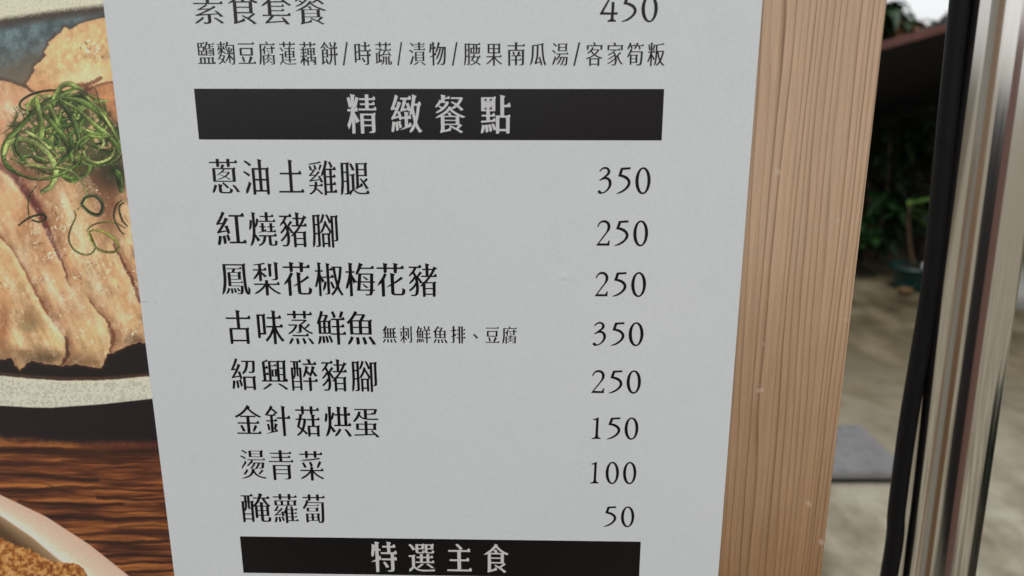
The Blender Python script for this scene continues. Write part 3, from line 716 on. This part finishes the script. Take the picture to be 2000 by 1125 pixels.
    lab[(lab == 0) & (v < 330)] = 1
    e = np.hypot((u + 330) / 640, (v - 1300) / 360)              # the rest of the lower plate, and table above and below
    m = sst(1.0, 1.004, e) * (v > 1200); over(m, (96, 54, 32)); lab[m > .5] = 0
    m = sst(.86, .864, e) * (1 - sst(1.0, 1.004, e)) * (v > 1200); over(m, (214, 186, 162)); lab[m > .5] = 4
    m = sst(-46, -60, v + u * .10); over(m, (40, 29, 27))
    return np.clip(C, 3, 250), lab

def pixel_column(u_of_frame):                # board x of an artwork column at mid height
    return bd(u_of_frame, 1125)[0]
x_vis = bd(0, 1140)[0] - 0.002
zt_v, zb_v = bd(0, -14)[1], bd(200, 1140)[1]
nx, nz = 300, 920
xs = np.concatenate([np.linspace(XL, x_vis, 70)[:-1], np.linspace(x_vis, XS, nx)])
zs = np.concatenate([np.linspace(ZB, zb_v, 60)[:-1], np.linspace(zb_v, zt_v, nz), np.linspace(zt_v, ZT, 60)[1:]])
GX, GZ = np.meshgrid(xs, zs); U, V = board_px(GX.ravel(), GZ.ravel())
cols, labs = paint(U, V)
INK = s2l(cols) * (PAPER / 0.485)
INK = np.minimum(INK, 0.9)
nX, nZ = len(xs), len(zs)
verts = np.stack([GX.ravel(), np.full(GX.size, 0.00037), GZ.ravel()], 1).astype(np.float32)
ii = (np.arange(nZ - 1)[:, None] * nX + np.arange(nX - 1)[None]).ravel()
faces = np.stack([ii, ii + 1, ii + 1 + nX, ii + nX], 1)
flab = labs[ii]
def cells(name, mask, parent, label=None):
    f = faces[mask]; used, inv = np.unique(f, return_inverse=True); inv = inv.reshape(f.shape)
    me = bpy.data.meshes.new(name)
    me.vertices.add(len(used)); me.vertices.foreach_set('co', verts[used].ravel())
    me.loops.add(len(f) * 4); me.loops.foreach_set('vertex_index', inv.ravel().astype(np.int32))
    me.polygons.add(len(f)); me.polygons.foreach_set('loop_start', np.arange(0, len(f) * 4, 4, dtype=np.int32))
    try: me.polygons.foreach_set('loop_total', np.full(len(f), 4, np.int32))
    except Exception: pass
    me.update(calc_edges=True)
    at = me.color_attributes.new('ink', 'FLOAT_COLOR', 'POINT')
    at.data.foreach_set('color', np.concatenate([INK[used], np.ones((len(used), 1))], 1).astype(np.float32).ravel())
    return tag(obj(name, me, M['photo'], parent), label)
photo = cells('food_photo', flab == 0, board, 'printed food picture left of the white price list')
for k, (nm, lb) in {1: ('printed_bowl', None), 2: ('printed_chicken', None), 3: ('printed_spring_onion', None), 4: ('printed_plate', None), 5: ('printed_fried_food', None)}.items():
    if (flab == k).any(): cells(nm, flab == k, photo, lb)

# small dent in the sheet and a scratch by the picture
def dent(px, py, w, h, rise):
    x, z = bd(px, py); bm = bmesh.new(); n = 14
    g = [[bm.verts.new((x + (i / n - .5) * w, 0.000385 - rise * math.exp(-(((i / n - .5) * 5) ** 2 + ((j / n - .5) * 5 + .8 * (i / n - .5)) ** 2)), z + (j / n - .5) * h)) for i in range(n + 1)] for j in range(n + 1)]
    for j in range(n):
        for i in range(n): bm.faces.new((g[j][i], g[j][i + 1], g[j + 1][i + 1], g[j + 1][i]))
    return obj('dent', bm, M['paper'], board, True)
dent(1103, 541, 0.012, 0.008, 0.0002)
bm = bmesh.new()
for a, b in (((277, 590), (285, 589.5)), ((288, 590), (292, 590.3)), ((300, 590), (306, 591.2))):
    p, q = bd(*a), bd(*b)
    bm.faces.new([bm.verts.new(c) for c in ((p[0], .00034, p[1] - .0001), (q[0], .00034, q[1] - .0001), (q[0], .00034, q[1] + .00012), (p[0], .00034, p[1] + .0001))])
obj('scratch', bm, mat_simple('scuffed_print', (0.34, 0.30, 0.29), 0.7), board)

# ------------------------------------------------------------------ steel post and cables behind the board
PY = 0.135
pd = c2w(Vector((1122 - CX, 6395 - CY, F)))                       # direction in which the post runs down
pc = at_y(1904, 560, PY); pd = pd.normalized()
slx, sly = pd.x / pd.z, pd.y / pd.z
sly = 0.0
base = Vector((pc.x - slx * pc.z, PY, 0)); top = Vector((pc.x + slx * (2.35 - pc.z), PY, 2.35))
PR = 0.0253
post = thing('steel_post', 'polished round stainless steel post beside the pine framed board', 'post', base)
bm = add_tube(bmesh.new(), [base + (top - base) * (k / 10) for k in range(11)], PR, 128)
o = obj('tube', bm, M['steel'], post, True)
bm = add_lathe(bmesh.new(), [(0.06, 0.0), (0.06, 0.006), (0.045, 0.012), (0.0262, 0.016)], 48, base)
obj('base_flange', bm, M['steel'], post, True)
bm = add_lathe(bmesh.new(), [(0.0262, 0), (0.0262, 0.01), (0.018, 0.022), (0.004, 0.026)], 48, top)
obj('end_cap', bm, M['steel'], post, True)
CYD = PY + 0.004
pts = [at_y(px, py, CYD) for px, py in ((1908, -420), (1892, -200), (1875, 0), (1854, 200), (1832, 430), (1818, 560), (1795, 700), (1773, 832), (1752, 990), (1736, 1125))]
e = pts[-1]; pts += [e + Vector((-0.006, 0.01, -0.25)), Vector((e.x - 0.0, e.y + 0.03, 0.30)), Vector((e.x + 0.03, e.y + 0.06, 0.012))]
bm = add_tube(bmesh.new(), interp_curve(pts, 8), 0.0062, 20)
tag(obj('black_cable', bm, M['rubber'], None, True), 'thick black cable hanging down beside the steel post', 'cable')

# ------------------------------------------------------------------ the yard behind
h = 0.045
fl, fr, bl, br = on_ground(1560, 925, h), on_ground(1782, 925, h), on_ground(1520, 829, h), on_ground(1682, 829, h)
def prism(ps, z0, z1, bev):
    bm = bmesh.new()
    lo = [bm.verts.new((p.x, p.y, z0)) for p in ps]; hi = [bm.verts.new((p.x, p.y, z1)) for p in ps]
    bm.faces.new(hi); bm.faces.new(lo[::-1])
    for k in range(4): bm.faces.new((lo[k], lo[(k + 1) % 4], hi[(k + 1) % 4], hi[k]))
    bmesh.ops.bevel(bm, geom=bm.edges[:], offset=bev, segments=2, affect='EDGES'); return bm
cen = (fl + fr + bl + br) / 4
mt = thing('grey_mat', 'grey dimpled slab lying on the stained concrete behind the board', 'mat', (cen.x, cen.y, 0))
obj('slab', prism((fl, fr, br, bl), 0.022, h, 0.005), M['mat'], mt)
obj('foot', prism([cen + (p - cen) * .90 for p in (fl, fr, br, bl)], 0.0, 0.0215, 0.002), M['rubber'], mt)

# low shed with a sloping red-brown fascia
SY = 4.75
pa, pb = at_y(1700, 93, SY), at_y(1880, 42, SY)
sl = (pb.z - pa.z) / (pb.x - pa.x)
def roof_z(x): return pa.z + (x - pa.x) * sl
X0, X1 = pa.x - 1.15, pb.x + 1.5
shed = thing('garden_shed', 'dark boarded shed with sloping red brown roof edge at the back of the yard', 'shed', ((X0 + X1) / 2, SY, 0))
ang = math.atan(sl)
def slab_between(x0, x1, y0, y1, dz0, dz1, fall=0.0):
    bm = bmesh.new(); v = []
    for x, y, dz in ((x0, y0, dz0), (x1, y0, dz0), (x1, y1, dz0), (x0, y1, dz0), (x0, y0, dz1), (x1, y0, dz1), (x1, y1, dz1), (x0, y1, dz1)):
        v.append(bm.verts.new((x, y, roof_z(x) + dz - fall * (y - y0))))
    for f in ((3, 2, 1, 0), (4, 5, 6, 7), (0, 1, 5, 4), (1, 2, 6, 5), (2, 3, 7, 6), (3, 0, 4, 7)): bm.faces.new([v[k] for k in f])
    return bm
obj('fascia', slab_between(X0 - .05, X1 + .05, SY - .03, SY, -0.032, 0.016), M['fascia'], shed)
obj('roof', slab_between(X0, X1, SY + .003, SY + 1.95, -0.02, 0.012, 0.42), M['roof'], shed)
def rt(x, y): return roof_z(x) - .028 - .42 * (y - SY - .003)
def wall(x0, x1, y0, y1):
    bm = bmesh.new(); v = [bm.verts.new((x, y, z)) for x, y, z in ((x0, y0, 0), (x1, y0, 0), (x1, y1, 0), (x0, y1, 0), (x0, y0, rt(x0, y0)), (x1, y0, rt(x1, y0)), (x1, y1, rt(x1, y1)), (x0, y1, rt(x0, y1)))]
    for f in ((3, 2, 1, 0), (4, 5, 6, 7), (0, 1, 5, 4), (1, 2, 6, 5), (2, 3, 7, 6), (3, 0, 4, 7)): bm.faces.new([v[k] for k in f])
    return bm
obj('back_wall', wall(X0 + .05, X1 - .05, SY + 1.7, SY + 1.78), M['boards'], shed)
obj('side_wall', wall(X0 + .05, X0 + .12, SY + .25, SY + 1.69), M['boards'], shed)
obj('side_wall', wall(X1 - .12, X1 - .05, SY + .25, SY + 1.69), M['boards'], shed)
bm = bmesh.new(); add_tube(bm, [at_y(1775, 95, SY + 1.66), at_y(1830, 165, SY + 1.66)], 0.025, 8)
obj('brace', bm, M['boards'], shed)

# ---------- plants
def leaf(bm, p, d, up, L, W, bend=0.35, n=5):
    d = d.normalized(); s = d.cross(up)
    if s.length < 1e-3: s = d.orthogonal()
    s.normalize(); nrm = s.cross(d); prev = None
    for k in range(n + 1):
        t = k / n; w = W * math.sin(math.pi * min(1, t * .92 + .06)) ** .8 * .5
        c = p + d * (L * t) - Vector((0, 0, 1)) * (bend * L * t * t) ; g = nrm * (w * .35)
        cur = (bm.verts.new(c - s * w + g), bm.verts.new(c), bm.verts.new(c + s * w + g))
        if prev:
            bm.faces.new((prev[0], prev[1], cur[1], cur[0])); bm.faces.new((prev[1], prev[2], cur[2], cur[1]))
        prev = cur
def rdir(zmin=-.3, zmax=1.0):
    a = random.uniform(0, 6.283); z = random.uniform(zmin, zmax); r = math.sqrt(max(0, 1 - z * z))
    return Vector((r * math.cos(a), r * math.sin(a), z))
def bush(name, label, cat, base, height, rad, n, L, W, mat, group=None, stems=5, lumps=9):
    t = thing(name, label, cat, base, group); base = Vector(base)
    bs = bmesh.new(); bl_ = bmesh.new(); cs = []
    for k in range(lumps):
        q = base + Vector((random.uniform(-1, 1) * rad * .75, random.uniform(-1, 1) * rad * .6, height * random.uniform(.25, .95)))
        cs.append(q)
        if k < stems: add_tube(bs, interp_curve([base + Vector((random.uniform(-.04, .04), random.uniform(-.04, .04), 0)), base.lerp(q, .5) + Vector((random.uniform(-.05, .05), 0, .05)), q], 4), [.02 - .0016 * i for i in range(9)], 7)
    for k in range(n):
        q = random.choice(cs) + rdir(-1, 1) * (rad * .45 * random.random() ** .5)
        q.z = max(q.z, .05); leaf(bl_, q, rdir(-.5, .8), Vector((0, 0, 1)), L * random.uniform(.6, 1.3), W * random.uniform(.6, 1.2), random.uniform(.1, .6), 3)
    obj('stems', bs, M['bark'], t, True); obj('foliage', bl_, mat, t)
    return t
def gp(px, py, Y, z=0.0):
    p = at_y(px, py, Y); return Vector((p.x, Y, z))
bush('shrub', 'tall dark shrub growing against the shed boards left of the leafy potted plant', 'shrub', gp(1745, 300, SY + .95), 1.15, .42, 520, .13, .06, M['leaf_dark'])
bush('creeper', 'dark leafy climber on the shed wall behind the black cable', 'climbing plant', gp(1835, 300, SY + 1.15), 1.45, .42, 520, .11, .05, M['leaf_dark'])
bush('shrub', 'low mid green shrub close beside the pine upright', 'shrub', gp(1702, 450, SY + .62), .58, .24, 130, .20, .085, M['leaf_mid'], lumps=6)
bush('red_leaved_plant', 'small dark red leaved plant in front of the shed boards beside the pine upright', 'plant', gp(1700, 300, SY + 1.35), .98, .14, 70, .12, .05, M['leaf_red'], lumps=4, stems=3)

def potted(name, label, base, r, hgt, pot_mat, cat='potted plant'):
    t = thing(name, label, cat, base)
    bm = add_lathe(bmesh.new(), [(r * .72, 0), (r * .80, hgt * .3), (r * .95, hgt * .86), (r * 1.04, hgt * .87), (r * 1.04, hgt), (r * .93, hgt), (r * .88, hgt * .86)], 36, base)
    obj('pot', bm, pot_mat, t, True)
    bm = add_lathe(bmesh.new(), [(r * .88, hgt * .80), (r * .87, hgt * .88), (r * .3, hgt * .90)], 24, base); obj('soil', bm, M['soil'], t, True)
    return t
b0 = gp(1786, 520, SY + .16)
pp = potted('potted_plant', 'broad leaved green plant on a tan stem in a teal pot', b0, .155, .17, M['teal'])
c = b0 + Vector((0, 0, .15)); s_top = at_y(1776, 400, SY + .16)
bm = add_tube(bmesh.new(), interp_curve([c, at_y(1776, 470, SY + .16), s_top], 5), [.016 - .0008 * i for i in range(11)], 10); obj('stem', bm, M['stem'], pp, True)
bm = bmesh.new()
leaf(bm, s_top + Vector((0, 0, .0)), Vector((.9, -.25, .30)), Vector((0, 0, 1)), .34, .115, .25, 8)
leaf(bm, s_top + Vector((0, 0, -.04)), Vector((.9, -.1, -.05)), Vector((0, 0, 1)), .30, .13, .5, 8)
leaf(bm, s_top + Vector((0, 0, -.07)), Vector((.75, -.35, -.35)), Vector((0, 0, 1)), .24, .12, .4, 8)
leaf(bm, s_top + Vector((0, 0, -.01)), Vector((.6, .5, .35)), Vector((0, 0, 1)), .22, .09, .5, 8)
obj('foliage', bm, M['leaf_lime'], pp, True)
bm = add_lathe(bmesh.new(), [(.03, 0), (.045, .025), (.05, .05), (.042, .05), (.036, .03)], 24, (0, 0, 0)); p = gp(1806, 512, SY + .02)
o = obj('clay_bowl', bm, M['ochre'], None, True); o.location = gp(1765, 590, SY - .02); tag(o, 'small ochre clay saucer standing in front of the teal pot', 'bowl')
bm = bmesh.new(); bmesh.ops.create_icosphere(bm, subdivisions=3, radius=.035)
for v in bm.verts: v.co *= 1 + .18 * math.sin(v.co.x * 90 + 1) * math.cos(v.co.z * 70); v.co.z *= .75
o = obj('white_stone', bm, M['white'], None, True); o.location = b0 + Vector((.03, -.10, .185)); tag(o, 'small white stone lying on the soil of the teal pot', 'stone')

# white planter to the right of the post
wb = on_ground(2018, 606); wr = .235
wp = potted('white_planter', 'round white planter standing on the concrete to the right of the steel post', wb + Vector((0, wr * .7, 0)), wr, .42, M['white'], 'planter')
fo = bmesh.new()
for k in range(90):
    leaf(fo, wb + Vector((random.uniform(-.12, .12), wr * .7 + random.uniform(-.12, .12), .38)), rdir(.25, 1), Vector((0, 0, 1)), random.uniform(.2, .4), .06, random.uniform(.2, .8), 5)
obj('foliage', fo, M['leaf_dark'], wp)

# trees behind the shed roof
def tree(name, label, base, hgt, rad, n, mat, L, cz, cat='tree'):
    t = thing(name, label, cat, base); base = Vector(base)
    bt = add_tube(bmesh.new(), interp_curve([base, base + Vector((.05, 0, hgt * .4)), base + Vector((-.03, .02, hgt * .8))], 5), [.07 - .004 * i for i in range(11)], 10)
    bl_ = bmesh.new(); cs = []
    for k in range(14):
        d = rdir(-.6, 1); q = base + Vector((0, 0, cz)) + Vector((d.x * rad, d.y * rad * .8, d.z * rad * .75)) * random.uniform(.4, 1)
        cs.append(q); add_tube(bt, [base + Vector((0, 0, hgt * random.uniform(.45, .78))), q], [.022, .006], 6)
    for k in range(n):
        q = random.choice(cs) + rdir(-1, 1) * rad * .38 * random.random() ** .5
        leaf(bl_, q, rdir(-.8, .6), Vector((0, 0, 1)), L * random.uniform(.6, 1.3), L * .45, random.uniform(.2, .7), 3)
    obj('trunk', bt, M['bark'], t, True); obj('crown', bl_, mat, t)
TY = SY + 4.2
g0 = gp(1730, 30, TY)
tree('green_tree', 'green leaved tree rising behind the shed beside the top of the pine upright', g0, at_y(1742, 30, TY).z, .24, 240, M['leaf_mid'], .22, at_y(1722, 40, TY).z)
g1 = gp(1782, 40, TY - .2)
tree('withered_tree', 'low tree with withered brown leaves showing over the shed roof', g1, at_y(1782, 40, TY).z, .17, 200, M['leaf_dry'], .13, at_y(1785, 64, TY).z)
g2 = gp(1850, 40, TY + .3)
tree('dark_tree', 'dark leaved tree over the shed roof behind the black cable', g2, at_y(1850, 30, TY).z, .22, 300, M['leaf_dark'], .14, at_y(1858, 52, TY).z)

# across from the board: unseen block added for dark reflections in the post
dx, dy = -0.95, CAM.y - 1.15
dd = thing('added_dark_block', 'added unseen dark block with a red brown end opposite the menu board', 'reflection block', (dx + .5, dy, 0))
obj('block_body', box((dx, dy - .45, 0.01), (dx + 1.04, dy, 1.30), .006), mat_simple('dark_block_colour', (0.012, 0.010, 0.015), 0.5, 0.2, 20), dd)
obj('block_end', box((dx + 1.042, dy - .46, 0), (dx + 1.62, dy + .01, 1.50), .006), mat_simple('red_brown_block_colour', (0.36, 0.20, 0.17), 0.5, 0.2, 20), dd)
px_, py_ = 1.45, 0.55  # planter added out of view so the post's right edge mirrors something dark
pb_ = thing('added_planter_box', 'added out-of-view dark brown planter box, mirrored as the dark edge of the steel post', 'planter', (px_, py_, 0))
obj('box', box((px_ - .20, py_ - .75, 0.0), (px_ + .20, py_ + .45, .62), .01), mat_simple('added_planter_brown', (0.060, 0.047, 0.034), 0.6, 0.3, 14), pb_)
fo = bmesh.new()
for k in range(260):
    leaf(fo, Vector((px_ + random.uniform(-.16, .16), py_ + random.uniform(-.70, .40), .60)), rdir(.2, 1), Vector((0, 0, 1)), random.uniform(.18, .42), .05, random.uniform(.2, .7), 4)
obj('foliage', fo, M['leaf_dark'], pb_)
